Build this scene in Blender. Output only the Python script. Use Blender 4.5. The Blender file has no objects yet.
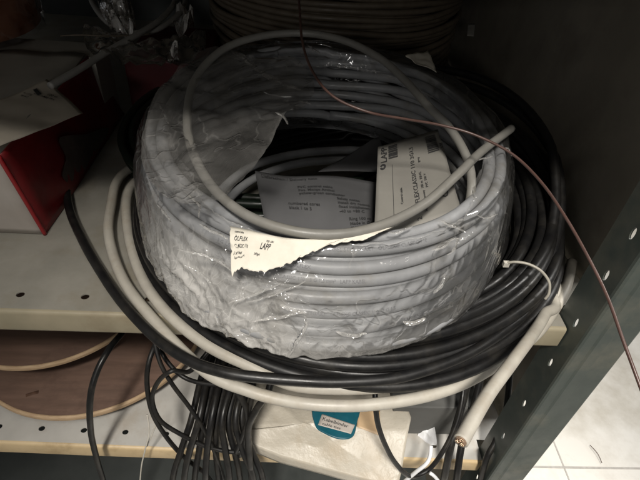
import bpy, bmesh, math, random
from mathutils import Vector, Matrix, noise
random.seed(11)
PI = math.pi
sc = bpy.context.scene
C = sc.collection

# ------------------------------------------------------------------ camera
def V(*a): return Vector(a)
FPX = 481.0
dn = V(-55, 567, 481).normalized()
ex = dn.cross(V(-320, 90, FPX).cross(V(245, 107, FPX))).normalized()
if ex.x < 0: ex = -ex
up = -dn
fw = up.cross(ex)
CAM = V(0, 0, .366)
def ray(px, py):
    c = V(px - 320, py - 240, FPX)
    return V(ex.dot(c), fw.dot(c), up.dot(c))
def at(px, py, z):                       # point on the horizontal plane z
    d = ray(px, py); return CAM + d * ((z - CAM.z) / d.z)
def aty(px, py, y):                      # point on the vertical plane y
    d = ray(px, py); return CAM + d * (y / d.y)
cd = bpy.data.cameras.new('camera'); cam = bpy.data.objects.new('camera', cd); C.objects.link(cam)
cd.sensor_width = 36; cd.lens = 36 * FPX / 640; cd.clip_start = .01; cd.clip_end = 60
# camera axes in world: right, up(image), back
cr = V(ex.x, fw.x, up.x); cdn = V(ex.y, fw.y, up.y); cf = V(ex.z, fw.z, up.z)
M = Matrix((cr, -cdn, -cf)).transposed().to_4x4(); M.translation = CAM
cam.matrix_world = M
sc.camera = cam

# ------------------------------------------------------------------ materials
def new_mat(name):
    m = bpy.data.materials.new(name); m.use_nodes = True
    nt = m.node_tree; b = nt.nodes['Principled BSDF']
    return m, nt, b
def ramp(nt, a, b, fac, pa=.35, pb=.65):
    r = nt.nodes.new('ShaderNodeValToRGB')
    r.color_ramp.elements[0].color = (*a, 1); r.color_ramp.elements[1].color = (*b, 1)
    r.color_ramp.elements[0].position = pa; r.color_ramp.elements[1].position = pb
    nt.links.new(fac, r.inputs[0]); return r
def tex(nt, scale, detail=5, rough=.6, stretch=None, kind='Object'):
    tc = nt.nodes.new('ShaderNodeTexCoord'); src = tc.outputs[kind]
    if stretch:
        mp = nt.nodes.new('ShaderNodeMapping'); mp.inputs['Scale'].default_value = stretch
        nt.links.new(src, mp.inputs[0]); src = mp.outputs[0]
    n = nt.nodes.new('ShaderNodeTexNoise'); n.inputs['Scale'].default_value = scale
    n.inputs['Detail'].default_value = detail; n.inputs['Roughness'].default_value = rough
    nt.links.new(src, n.inputs['Vector']); return n
def mat(name, c1, c2=None, scale=60, rough=.5, bump=.15, bdist=.0006, bscale=None, metal=0, spec=.5,
        stretch=None, dirt=None, dirt_scale=14, rvar=.15):
    m, nt, b = new_mat(name)
    c2 = c2 or tuple(x * .8 for x in c1)
    n = tex(nt, scale, stretch=stretch); r = ramp(nt, c1, c2, n.outputs[0]); col = r.outputs[0]
    if dirt:
        n2 = tex(nt, dirt_scale, 6, .7)
        r2 = ramp(nt, (0, 0, 0), (1, 1, 1), n2.outputs[0], .5, .72)
        mx = nt.nodes.new('ShaderNodeMix'); mx.data_type = 'RGBA'
        nt.links.new(r2.outputs[0], mx.inputs[0]); nt.links.new(col, mx.inputs[6]); mx.inputs[7].default_value = (*dirt, 1)
        col = mx.outputs[2]
    nt.links.new(col, b.inputs['Base Color'])
    n3 = tex(nt, scale * .7, 4)
    mr = nt.nodes.new('ShaderNodeMapRange'); mr.inputs[1].default_value = .3; mr.inputs[2].default_value = .7
    mr.inputs[3].default_value = max(.05, rough - rvar); mr.inputs[4].default_value = min(1, rough + rvar)
    nt.links.new(n3.outputs[0], mr.inputs[0]); nt.links.new(mr.outputs[0], b.inputs['Roughness'])
    b.inputs['Metallic'].default_value = metal
    b.inputs['Specular IOR Level'].default_value = spec
    n4 = tex(nt, bscale or scale * 3, 4, stretch=stretch)
    bp = nt.nodes.new('ShaderNodeBump'); bp.inputs['Strength'].default_value = bump; bp.inputs['Distance'].default_value = bdist
    nt.links.new(n4.outputs[0], bp.inputs['Height']); nt.links.new(bp.outputs[0], b.inputs['Normal'])
    return m

M_shelf = mat('painted_shelf', (.27, .255, .22), (.22, .21, .18), 25, .55, .1, dirt=(.2, .175, .13), dirt_scale=10)  # upper boards: darker copy, the weaker light up here is in the colour
M_shelf_low = mat('painted_shelf_low', (.50, .485, .45), (.43, .415, .385), 22, .5, .1, dirt=(.38, .33, .27), dirt_scale=12)  # paler copy for the lower shelf, its stronger light put into the colour
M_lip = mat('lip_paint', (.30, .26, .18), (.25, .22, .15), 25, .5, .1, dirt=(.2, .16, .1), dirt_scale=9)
M_lip_low = mat('lip_paint_low', (.60, .46, .27), (.52, .39, .22), 25, .5, .1, dirt=(.35, .25, .13), dirt_scale=16)  # lighter lip copy, stronger light low down is put into the colour
M_post = mat('green_grey_paint', (.060, .072, .064), (.05, .061, .055), 30, .45, .1, dirt=(.105, .105, .085), dirt_scale=11)
M_panel = mat('panel_paint', (.36, .325, .265), (.31, .28, .23), 18, .6, .1, dirt=(.24, .21, .17), dirt_scale=6)
M_dark = mat('dark_board', (.05, .055, .052), (.035, .04, .038), 18, .6, .1)
M_grey = mat('grey_pvc', (.29, .295, .305), (.25, .255, .262), 90, .42, .08, dirt=(.22, .21, .19), dirt_scale=30)
M_black = mat('black_rubber', (.006, .006, .0065), (.011, .0105, .010), 60, .40, .15, dirt=(.022, .02, .017), dirt_scale=35, spec=.4)
M_blackthin = mat('black_pvc', (.006, .006, .0065), (.012, .011, .010), 60, .42, .15, spec=.35, dirt=(.028, .025, .02), dirt_scale=45)
M_green = mat('dark_green_pvc', (.007, .014, .009), (.012, .017, .011), 60, .45, .15)
M_cream = mat('cream_jacket', (.42, .395, .34), (.355, .33, .285), 50, .5, .25, .0006, dirt=(.34, .30, .24), dirt_scale=30)
M_olive = mat('olive_jacket', (.13, .105, .075), (.095, .075, .052), 50, .55, .2)
M_brownwire = mat('brown_wire', (.085, .046, .037), (.065, .034, .027), 60, .4, .1)
M_copper = mat('copper', (.62, .45, .32), (.42, .30, .2), 400, .35, .3, .0005, metal=.9)
M_core_fill = mat('cable_filler', (.26, .18, .12), (.14, .09, .06), 500, .8, .5)
M_paper = mat('paper', (.10, .10, .103), (.085, .085, .088), 20, .8, .2, bscale=25, bdist=.001)  # darkened: shade and film over the coil's hole are put into the colour
M_label = mat('label_paper', (.24, .23, .205), (.21, .20, .18), 25, .7, .3, bscale=40, bdist=.0008)  # darkened the same way, for the shade inside the hole
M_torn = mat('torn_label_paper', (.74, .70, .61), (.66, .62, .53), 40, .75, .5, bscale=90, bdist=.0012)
M_ink = mat('ink', (.03, .03, .032), (.045, .045, .045), 200, .7, 0)
M_greyink = mat('grey_ink', (.13, .13, .14), (.22, .22, .23), 900, .6, 0)
M_red = mat('red_card', (.20, .006, .009), (.16, .005, .007), 30, .45, .1, dirt=(.12, .014, .014), dirt_scale=12)
M_white = mat('white_card', (.46, .42, .38), (.41, .37, .33), 25, .65, .1, dirt=(.42, .37, .33), dirt_scale=9)
M_greycard = mat('grey_card', (.34, .32, .28), (.29, .275, .24), 12, .5, .1)
M_orange = mat('orange_brown', (.52, .20, .09), (.42, .16, .07), 10, .5, .1)
M_ply = mat('plywood_face', (.17, .105, .078), (.125, .078, .058), 14, .6, .3, stretch=(1, 7, 7), dirt=(.10, .06, .045), dirt_scale=18)
M_plyedge = mat('plywood_edge', (.50, .36, .22), (.36, .24, .14), 60, .7, .3, stretch=(1, 1, 12))
M_bagpaper = mat('cream_bag', (.46, .42, .35), (.40, .365, .30), 18, .45, .6, bscale=34, bdist=.004, dirt=(.42, .35, .26), dirt_scale=9)
M_teal = mat('teal_print', (.010, .095, .13), (.008, .075, .105), 60, .35, .05)
M_whiteplastic = mat('white_plastic', (.75, .76, .78), (.68, .69, .7), 60, .35, .1)
M_tie = mat('nylon_tie', (.58, .55, .48), (.5, .47, .41), 60, .4, .1)
M_tan = mat('tan_tape', (.52, .37, .22), (.46, .32, .19), 40, .5, .1)
M_tie_rust = mat('rust', (.10, .05, .03), (.07, .035, .02), 200, .8, .3)

def floor_mat():
    m, nt, b = new_mat('floor_tile')
    n = tex(nt, 3.2, 8, .68); r = ramp(nt, (.84, .82, .77), (.50, .46, .38), n.outputs[0], .44, .74)
    n2 = tex(nt, 1.3, 6, .6); r2 = ramp(nt, (.74, .74, .75), (.84, .82, .78), n2.outputs[0])
    mx = nt.nodes.new('ShaderNodeMix'); mx.data_type = 'RGBA'; mx.blend_type = 'MULTIPLY'; mx.inputs[0].default_value = .6
    nt.links.new(r.outputs[0], mx.inputs[6]); nt.links.new(r2.outputs[0], mx.inputs[7])
    nt.links.new(mx.outputs[2], b.inputs['Base Color']); b.inputs['Roughness'].default_value = .35
    n4 = tex(nt, 30, 3); bp = nt.nodes.new('ShaderNodeBump'); bp.inputs['Strength'].default_value = .08
    bp.inputs['Distance'].default_value = .002
    nt.links.new(n4.outputs[0], bp.inputs['Height']); nt.links.new(bp.outputs[0], b.inputs['Normal'])
    return m
M_floor = floor_mat()
M_grout = mat('grout', (.52, .50, .47), (.42, .40, .37), 60, .9, .1)

def film_mat(name, haze=.07, crumple=.6, bscale=1.0, gloss=1.0, bk=1.0, tint=(.95, .925, .88)):
    """thin clear plastic: see-through, a Fresnel sheen, milky where creased ('crumple' attribute + crease lines)"""
    m = bpy.data.materials.new(name); m.use_nodes = True; nt = m.node_tree; nt.nodes.clear(); L = nt.links.new
    N = nt.nodes.new
    out = N('ShaderNodeOutputMaterial'); tr = N('ShaderNodeBsdfTransparent'); tr.inputs[0].default_value = (.95, .95, .95, 1)
    df = N('ShaderNodeBsdfDiffuse'); df.inputs[0].default_value = (*tint, 1)
    tl = N('ShaderNodeBsdfTranslucent'); tl.inputs[0].default_value = (*tint, 1)
    gl = N('ShaderNodeBsdfGlossy'); gl.inputs['Roughness'].default_value = .09; gl.inputs[0].default_value = (1, 1, 1, 1)
    tc = N('ShaderNodeTexCoord')
    # warp coordinates so creases wander
    wn = N('ShaderNodeTexNoise'); wn.inputs['Scale'].default_value = 14 * bscale; wn.inputs['Detail'].default_value = 3
    L(tc.outputs['Object'], wn.inputs['Vector'])
    wa = N('ShaderNodeMixRGB'); wa.blend_type = 'LINEAR_LIGHT'; wa.inputs[0].default_value = .05
    L(tc.outputs['Object'], wa.inputs[1]); L(wn.outputs['Color'], wa.inputs[2])
    def ridge(scale, w):
        n = N('ShaderNodeTexNoise'); n.inputs['Scale'].default_value = scale * bscale; n.inputs['Detail'].default_value = 3
        n.inputs['Roughness'].default_value = .55
        L(wa.outputs[0], n.inputs['Vector'])
        s = N('ShaderNodeMath'); s.operation = 'SUBTRACT'; s.inputs[1].default_value = .5; L(n.outputs[0], s.inputs[0])
        a = N('ShaderNodeMath'); a.operation = 'ABSOLUTE'; L(s.outputs[0], a.inputs[0])
        r = N('ShaderNodeMapRange'); r.inputs[1].default_value = 0; r.inputs[2].default_value = w
        r.inputs[3].default_value = 1; r.inputs[4].default_value = 0; L(a.outputs[0], r.inputs[0])
        return r.outputs[0]
    def voro(scale, feature, metric='EUCLIDEAN', out_='Distance'):
        v = N('ShaderNodeTexVoronoi'); v.feature = feature; v.inputs['Scale'].default_value = scale * bscale
        if feature == 'F1': v.distance = metric
        L(wa.outputs[0], v.inputs['Vector']); return v.outputs[out_]
    def line(src, w):
        r = N('ShaderNodeMapRange'); r.inputs[1].default_value = 0; r.inputs[2].default_value = w
        r.inputs[3].default_value = 1; r.inputs[4].default_value = 0; L(src, r.inputs[0]); return r.outputs[0]
    r1 = ridge(17, .012); r2 = line(voro(48, 'DISTANCE_TO_EDGE'), .035); r3 = line(voro(120, 'DISTANCE_TO_EDGE'), .07)
    f1 = voro(60, 'F1', 'MANHATTAN'); f2 = voro(150, 'F1', 'MANHATTAN')
    sep = N('ShaderNodeSeparateColor'); L(voro(75, 'F1', 'MANHATTAN', 'Color'), sep.inputs[0]); cell = sep.outputs[0]
    at_ = N('ShaderNodeAttribute'); at_.attribute_name = 'crumple'
    def mth(op, a, b):
        x = N('ShaderNodeMath'); x.operation = op
        for i, v in enumerate((a, b)):
            if isinstance(v, (int, float)): x.inputs[i].default_value = v
            else: L(v, x.inputs[i])
        return x.outputs[0]
    cr_ = at_.outputs['Fac']
    fac_ = mth('ADD', mth('MULTIPLY', f1, 1.0), mth('MULTIPLY', f2, .45))
    h = mth('ADD', mth('MULTIPLY', r1, .35), mth('ADD', mth('MULTIPLY', fac_, mth('ADD', mth('MULTIPLY', cr_, 2.2), .10)), mth('MULTIPLY', r2, mth('MULTIPLY', cr_, .3))))
    bp = N('ShaderNodeBump'); bp.inputs['Strength'].default_value = .40; bp.inputs['Distance'].default_value = .0018 * bk; L(h, bp.inputs['Height'])
    L(bp.outputs[0], gl.inputs['Normal'])
    milk = mth('ADD', mth('MULTIPLY', cell, .40), mth('ADD', mth('MULTIPLY', r2, .22), mth('ADD', mth('MULTIPLY', r3, .16), crumple * .56)))
    hz = mth('ADD', haze, mth('ADD', mth('MULTIPLY', r1, .10), mth('MULTIPLY', cr_, milk)))
    hz = mth('MINIMUM', hz, .90)
    mdt = N('ShaderNodeMixShader'); mdt.inputs[0].default_value = .5; L(df.outputs[0], mdt.inputs[1]); L(tl.outputs[0], mdt.inputs[2])
    m1 = N('ShaderNodeMixShader'); L(hz, m1.inputs[0]); L(tr.outputs[0], m1.inputs[1]); L(mdt.outputs[0], m1.inputs[2])
    fr = N('ShaderNodeFresnel'); fr.inputs[0].default_value = 1.45; L(bp.outputs[0], fr.inputs['Normal'])
    fg = mth('MINIMUM', mth('MULTIPLY', fr.outputs[0], 1.5 * gloss), .9)
    m2 = N('ShaderNodeMixShader'); L(fg, m2.inputs[0]); L(m1.outputs[0], m2.inputs[1]); L(gl.outputs[0], m2.inputs[2])
    L(m2.outputs[0], out.inputs[0])
    return m
M_film = film_mat('clear_wrap', .045, .85)
M_flap = film_mat('clear_wrap_loose', .085, .5, .8, 1.5, 3.0)
M_film2 = film_mat('clear_wrap_dusty', .05, .4, .8)
M_bag_highlight = film_mat('bag_highlight', .45, 1.0, 1.2, 3)  # whitened film, the haze stands in for highlights on the bag

# ------------------------------------------------------------------ object helpers
def link(name, me, m, parent=None, smooth=True):
    o = bpy.data.objects.new(name, me); C.objects.link(o)
    if m and not me.materials: me.materials.append(m)
    if smooth:
        for p in me.polygons: p.use_smooth = True
    if parent: o.parent = parent
    return o
def tag(o, label=None, cat=None, group=None, kind=None):
    for k, v in (('label', label), ('category', cat), ('group', group), ('kind', kind)):
        if v: o[k] = v
    return o
def thing(name, label, cat, loc=(0, 0, 0), group=None):
    o = bpy.data.objects.new(name, None); o.empty_display_size = .02; C.objects.link(o)
    o.location = loc; return tag(o, label, cat, group)
def fix(o):                                   # keep world coordinates under a parent empty
    o.matrix_parent_inverse = Matrix.Translation(-Vector(o.parent.location)); return o

def catmull(pts, per=10, closed=False):
    P = [Vector(p) for p in pts]; n = len(P); out = []
    rng = range(n if closed else n - 1)
    for i in rng:
        if closed: p0, p1, p2, p3 = P[i - 1], P[i], P[(i + 1) % n], P[(i + 2) % n]
        else: p0, p1, p2, p3 = P[max(i - 1, 0)], P[i], P[i + 1], P[min(i + 2, n - 1)]
        for k in range(per):
            t = k / per
            out.append(.5 * ((2 * p1) + (-p0 + p2) * t + (2 * p0 - 5 * p1 + 4 * p2 - p3) * t * t + (-p0 + 3 * p1 - 3 * p2 + p3) * t ** 3))
    if not closed: out.append(P[-1].copy())
    return out
def sweep(bm, path, r, sides=10, closed=False, cap=True, flat=1.0):
    n = len(path); rings = []
    T0 = (path[1] - path[0]).normalized()
    N_ = T0.cross(V(0, 0, 1))
    if N_.length < .1: N_ = T0.cross(V(0, 1, 0))
    N_.normalize()
    for i in range(n):
        if closed: T = (path[(i + 1) % n] - path[i - 1]).normalized()
        else: T = (path[min(i + 1, n - 1)] - path[max(i - 1, 0)]).normalized()
        N_ = (N_ - T * N_.dot(T)).normalized(); B = T.cross(N_)
        rr = r(i / (n - 1)) if callable(r) else r
        rings.append([bm.verts.new(path[i] + (N_ * math.cos(2 * PI * k / sides) + B * math.sin(2 * PI * k / sides) * flat) * rr) for k in range(sides)])
    for i in range(n if closed else n - 1):
        a, b = rings[i], rings[(i + 1) % n]
        for k in range(sides):
            bm.faces.new((a[k], a[(k + 1) % sides], b[(k + 1) % sides], b[k]))
    if cap and not closed:
        bm.faces.new(rings[0][::-1]); bm.faces.new(rings[-1])
    return rings
def thicken(bm, t):
    bmesh.ops.recalc_face_normals(bm, faces=bm.faces[:]); bm.normal_update()
    fs = bm.faces[:]; vs = bm.verts[:]
    cp = {v: bm.verts.new(v.co - v.normal * t) for v in vs}
    for f in fs: bm.faces.new([cp[v] for v in reversed(f.verts)])
    for e in [e for e in bm.edges if len(e.link_faces) == 1 and e.verts[0] in cp and e.verts[1] in cp]:
        a, b = e.verts; bm.faces.new((a, b, cp[b], cp[a]))
def mesh_of(bm, name):
    bmesh.ops.recalc_face_normals(bm, faces=bm.faces[:])
    me = bpy.data.meshes.new(name); bm.to_mesh(me); bm.free(); return me
def tube(name, pts, r, m, parent=None, per=10, sides=12, wob=0, raw=False, flat=1.0):
    p = pts if raw else catmull(pts, per)
    if wob: p = [q + noise.noise_vector(q * 18 + V(r * 900, 0, 0)) * wob for q in p]
    bm = bmesh.new(); sweep(bm, p, r, sides, flat=flat); return link(name, mesh_of(bm, name), m, parent)
def box(bm, x0, x1, y0, y1, z0, z1, bev=0):
    v = [bm.verts.new((x, y, z)) for x in (x0, x1) for y in (y0, y1) for z in (z0, z1)]
    fs = [bm.faces.new([v[i] for i in q]) for q in ((0, 1, 3, 2), (4, 6, 7, 5), (0, 4, 5, 1), (2, 3, 7, 6), (0, 2, 6, 4), (1, 5, 7, 3))]
    if bev:
        es = {e for f in fs for e in f.edges}
        bmesh.ops.bevel(bm, geom=list(es), offset=bev, segments=2, affect='EDGES', profile=.7)
def boxobj(name, dims, m, parent=None, bev=0, smooth=False):
    bm = bmesh.new(); box(bm, *dims, bev=bev); return link(name, mesh_of(bm, name), m, parent, smooth)

def coil_path(turns, cx, cy, base, tilt=0, seg=120, wob=.0012, start=0.0, zfun=None, end=1.0, seed=0):
    """turns: (R, z, dx, dy) per turn; one continuous line, stepping to the next turn at the back."""
    pts = []
    N_ = len(turns)
    for k in range(N_):
        a = turns[k]; b = turns[min(k + 1, N_ - 1)]
        s0 = int(seg * start) if k == 0 else 0
        s1 = int(seg * end) if k == N_ - 1 else seg
        for i in range(s0, s1):
            u = i / seg; t = max(0, (u - .86) / .14); t = t * t * (3 - 2 * t)
            R, z, dx, dy = [a[j] * (1 - t) + b[j] * t for j in range(4)]
            th = 2 * PI * u + PI / 2                        # starts at the back (+y)
            w = noise.noise(V(math.cos(th) * 1.3, math.sin(th) * 1.3, k * 1.9 + seed)) * wob
            w2 = noise.noise(V(math.cos(th) * 1.3 + 9, math.sin(th) * 1.3, k * 1.7 + seed)) * wob
            x = cx + dx + (R + w) * math.cos(th); y = cy + dy + (R + w) * math.sin(th)
            zz = base + z + w2 + math.tan(tilt) * (y - cy)
            if zfun: zz += zfun(th, k)
            pts.append(V(x, y, zz))
    return pts
def sheet(name, quad, m, parent=None, n=24, amp=.002, freq=20, edge=None, thick=.0002):
    """bent paper: quad corners (p00,p10,p11,p01), gentle waves"""
    p00, p10, p11, p01 = [Vector(p) for p in quad]
    nrm = (p10 - p00).cross(p01 - p00).normalized()
    bm = bmesh.new(); g = []
    for j in range(n + 1):
        row = []
        for i in range(n + 1):
            u, v = i / n, j / n
            p = (p00 * (1 - u) + p10 * u) * (1 - v) + (p01 * (1 - u) + p11 * u) * v
            p = p + nrm * noise.noise(p * freq) * amp * 2
            if edge: p = p + edge(u, v)
            row.append(bm.verts.new(p))
        g.append(row)
    for j in range(n):
        for i in range(n): bm.faces.new((g[j][i], g[j][i + 1], g[j + 1][i + 1], g[j + 1][i]))
    thicken(bm, abs(thick))
    return link(name, mesh_of(bm, name), m, parent)

_font = None
def glyphs(text, size):
    """flat text as (verts, faces), left aligned on the x axis"""
    cu = bpy.data.curves.new('t', 'FONT'); cu.body = text; cu.size = size; cu.resolution_u = 2; cu.offset = size * .012
    ob = bpy.data.objects.new('t', cu)
    me = bpy.data.meshes.new_from_object(ob)
    vs = [v.co.copy() for v in me.vertices]; fs = [tuple(p.vertices) for p in me.polygons]
    bpy.data.meshes.remove(me); bpy.data.objects.remove(ob); bpy.data.curves.remove(cu)
    return vs, fs
def add_mapped(bm, vs, fs, fn):
    vv = [bm.verts.new(fn(v)) for v in vs]
    for f in fs:
        try: bm.faces.new([vv[i] for i in f])
        except ValueError: pass
def add_bar(bm, x0, x1, y0, y1, fn, nx=1, ny=1):
    for i in range(nx):
        for j in range(ny):
            a0 = x0 + (x1 - x0) * i / nx; a1 = x0 + (x1 - x0) * (i + 1) / nx
            b0 = y0 + (y1 - y0) * j / ny; b1 = y0 + (y1 - y0) * (j + 1) / ny
            bm.faces.new([bm.verts.new(fn(V(a, b, 0))) for a, b in ((a0, b0), (a1, b0), (a1, b1), (a0, b1))])

# ------------------------------------------------------------------ setting: floor
FZ = -.9
boxobj('floor', (-8, 12, -6, 12, FZ - .05, FZ), M_floor)['kind'] = 'structure'
bm = bmesh.new()
gp = at(530, 467, FZ); gx = at(553, 440, FZ).x
for i in range(-8, 16): box(bm, -8, 12, gp.y + i * .6 - .0025, gp.y + i * .6 + .0025, FZ - .01, FZ + .0015)
for i in range(-10, 18): box(bm, gx + i * .6 - .002, gx + i * .6 + .002, -6, 12, FZ - .011, FZ + .001)
g = link('floor_grout', mesh_of(bm, 'grout'), M_grout, smooth=False); g['kind'] = 'structure'
a, b = at(590, 445, FZ + .004), at(602, 463, FZ + .004)
t = tube('wood_splinter', [a, (a + b) / 2 + V(.004, 0, .002), b], .0009, M_tie_rust, sides=6)
tag(t, 'thin dark splinter lying alone on the pale floor tile', 'splinter')

# ------------------------------------------------------------------ shelving rack
rack = thing('metal_shelving', 'metal shelving rack with perforated shelves and dark green grey post', 'shelving', (0, .5, FZ))
YE = .308                                        # front edge of the shelves
XR = .2855                                       # right end of the shelf lips
def perf(bm, O, U, Vv, W, cells, v0, v1, u0, u1, sides=14, thick=.0012):
    """strip u0..u1 x v0..v1 with real holes; cells = [(ucentre, vcentre, hu, hv)], sorted in u"""
    def P(u, v, w=0): return O + U * u + Vv * v - W * w
    edges = [u0]
    for i in range(len(cells) - 1): edges.append((cells[i][0] + cells[i + 1][0]) / 2)
    edges.append(u1)
    for i, (cu, cv, hu, hv) in enumerate(cells):
        a, b = edges[i], edges[i + 1]; outer = []; inner = []; low = []
        for k in range(4 * 4):
            ang = 2 * PI * k / 16
            dx, dy = math.cos(ang), math.sin(ang)
            m_ = max(abs(dx), abs(dy)); qx, qy = dx / m_, dy / m_
            outer.append(bm.verts.new(P(cu + (b - cu) * qx if qx > 0 else cu + (cu - a) * qx, cv + (v1 - cv) * qy if qy > 0 else cv + (cv - v0) * qy)))
            inner.append(bm.verts.new(P(cu + hu * dx, cv + hv * dy)))
            low.append(bm.verts.new(P(cu + hu * dx, cv + hv * dy, thick)))
        for k in range(16):
            k2 = (k + 1) % 16
            bm.faces.new((outer[k], outer[k2], inner[k2], inner[k])); bm.faces.new((inner[k], inner[k2], low[k2], low[k]))
def shelf(name, z, slope, mtop, mlip, hole_u, lip_h, hv=.022, lip_top_drop=0, x0=-.85):
    """sheet-metal board: top, folded lip; slope = fall per metre to the right"""
    bm = bmesh.new()
    U = V(1, 0, -slope).normalized(); O = V(0, YE, z)
    Vv = V(0, 1, 0); W = U.cross(Vv)
    cells = [(u, hv, .0040, .0036) for u in hole_u]
    perf(bm, O, U, Vv, W, cells, .004, .04, x0, XR)
    def quad(a, b, c, d): bm.faces.new([bm.verts.new(O + U * p[0] + Vv * p[1] - W * p[2]) for p in (a, b, c, d)])
    quad((x0, .04, 0), (XR, .04, 0), (XR, .9, 0), (x0, .9, 0))
    quad((XR, .034, .0002), (.332, .034, .0002), (.332, .9, .0002), (XR, .9, .0002))
    bmesh.ops.remove_doubles(bm, verts=bm.verts[:], dist=.00002)
    o = fix(link(name, mesh_of(bm, name), mtop, rack, smooth=False))
    bm = bmesh.new()
    prof = [(.004, 0), (.0018, .0004), (.0005, .0016), (0, .004), (0, lip_h - .003), (.0006, lip_h - .0008), (.002, lip_h), (.012, lip_h), (.012, lip_h - .0015)]
    nx = 40; rows = []
    for i in range(nx + 1):
        u = x0 + (XR - x0) * i / nx
        wv = noise.noise(V(u * 9, z * 5, 0)) * .0007
        rows.append([bm.verts.new(O + U * u + Vv * (p[0] + wv * (p[1] / lip_h)) - W * p[1]) for p in prof])
    for i in range(nx):
        for k in range(len(prof) - 1): bm.faces.new((rows[i][k], rows[i + 1][k], rows[i + 1][k + 1], rows[i][k + 1]))
    fix_me = link('shelf_lip', mesh_of(bm, 'lip'), mlip, None); fix_me.parent = o
    return o
hp = (at(85, 297, 0).x - at(20, 295, 0).x); h0 = at(20, 295, 0).x
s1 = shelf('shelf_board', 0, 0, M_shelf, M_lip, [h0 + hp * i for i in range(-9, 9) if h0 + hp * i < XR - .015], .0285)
LOWZ, SL = -.266, .055
def lowz(x): return LOWZ - SL * (x + .21)
hl = [at(x, y, -.262).x for x, y in ((0, 428), (42, 431))]; lp = .0535; lh0 = hl[0]
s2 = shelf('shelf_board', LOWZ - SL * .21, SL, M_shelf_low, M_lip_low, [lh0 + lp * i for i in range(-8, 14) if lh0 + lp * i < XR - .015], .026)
# upper board over the bay, dark board added under it for the dim space below
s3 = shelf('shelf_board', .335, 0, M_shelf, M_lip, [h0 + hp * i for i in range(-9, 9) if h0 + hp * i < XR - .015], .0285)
fix(boxobj('shelf_board', (-.85, .284, .30, 1.2, -.60, -.57), M_dark, rack, bev=.002))
for zz in (.326, 0, -.30):
    pass
# rivets by the holes
for px, py in ((30, 278), (93, 279)):
    p = at(px, py, .0003); bm = bmesh.new()
    bmesh.ops.create_uvsphere(bm, u_segments=12, v_segments=6, radius=.0026)
    for v in bm.verts: v.co = V(v.co.x, v.co.y, v.co.z * .3) + p
    o = link('rivet', mesh_of(bm, 'rivet'), M_tie_rust); o.parent = s1; o.matrix_parent_inverse = Matrix.Translation(-Vector(rack.location))
# post: slotted angle profile
bm = bmesh.new()
PX, PF, PB = .287, .285, .330
zs = [-.86 + .066 * i for i in range(9)] + [-.212, -.134, -.052, .014, .080, .129, .18, .235, .29, .35, .42, .5]
cells = [(z, .0205, .0062, .0027) for z in zs]
perf(bm, V(PX, PF, 0), V(0, 0, 1), V(0, 1, 0), V(-1, 0, 0), cells, .004, PB - PF, FZ, .56, thick=.0018)
prof = [(PX, PF + .004), (PX + .0006, PF + .0015), (PX + .0025, PF), (PX + .012, PF - .0002), (PX + .014, PF - .0018), (PX + .0245, PF - .0018), (PX + .0265, PF), (.3345, PF), (.3362, PF + .0008), (.337, PF + .003), (.337, PF + .012), (.335, PF + .012)]
rows = [[bm.verts.new(V(p[0], p[1], z)) for p in prof] for z in (FZ, -.5, -.1, .3, .56)]
for i in range(4):
    for k in range(len(prof) - 1): bm.faces.new((rows[i][k], rows[i + 1][k], rows[i + 1][k + 1], rows[i][k + 1]))
fix(link('upright_post', mesh_of(bm, 'post'), M_post, rack, smooth=False))
fix(boxobj('side_panel', (.336, .340, .378, 1.2, FZ, .56), M_panel, rack))
fix(boxobj('back_panel', (-.85, .336, 1.2, 1.204, FZ, .56), M_dark, rack))

# ------------------------------------------------------------------ main coil (grey cable in clear wrap)
ring = thing('wrapped_cable_coil', 'light grey cable coil in torn clear plastic wrap, in the middle of the shelf', 'cable coil', (.035, .44, .055))
CX, CY, R0, TILT = .035, .452, .1835, math.radians(5)
r1 = .0054
ROWS, COLS = 7, 2
BASE = .066
def rowshift(j): return -.034 * (1 - j / (ROWS - 1)) ** 1.15
turns = []
for c in range(COLS):
    js = range(ROWS) if c % 2 == 0 else range(ROWS - 1, -1, -1)
    for j in js:
        turns.append((R0 - r1 - c * .0105 + random.uniform(-.0014, .0014) - (.002 if j == ROWS - 1 else 0), .0055 + j * .0111 + (c % 2) * .001 + random.uniform(-.0007, .0007),
                      random.uniform(-.0015, .0015), rowshift(j) + random.uniform(-.002, .002)))
path = coil_path(turns, CX, CY, BASE, TILT, 120, .0052, start=.1)
bm = bmesh.new(); sweep(bm, path, r1, 12)
fix(link('winding', mesh_of(bm, 'winding'), M_grey, ring))
# printing along the outer turns
def print_on(k, th0, text, size, lift):
    """write along outer turn k from angle th0 (radians, 3pi/2 = front); lift = angle round the cable"""
    a0 = k * 120 - 12
    vs, fs = glyphs(text, size)
    def fn(v):
        s = v.x / R0 + th0; f = ((s - PI / 2) / (2 * PI)) * 120
        i = int(f); t = f - i
        idx = max(1, min(len(path) - 3, a0 + i))
        p = path[idx].lerp(path[idx + 1], t); T = (path[idx + 1] - path[idx]).normalized()
        out = T.cross(V(0, 0, 1)).normalized(); upv = out.cross(T).normalized()
        ph = lift + (v.y - size * .35) / r1
        return p + (out * math.cos(ph) + upv * math.sin(ph)) * (r1 + .00012)
    pr = bmesh.new(); add_mapped(pr, vs, fs, fn)
    fix(link('printing', mesh_of(pr, 'printing'), M_greyink, ring, smooth=False))
D = math.radians
print_on(6, D(262), '410   LAPP KABEL STUTTGART   ÖLFLEX® CLASSIC 110', .0042, .75)
print_on(5, D(240), '3 G 1,5   LAPP KABEL STUTTGART   ÖLFLEX', .0040, .6)
print_on(4, D(256), 'CLASSIC 110   3 G 1,5 mm²   LAPP KABEL', .0040, .6)
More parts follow.
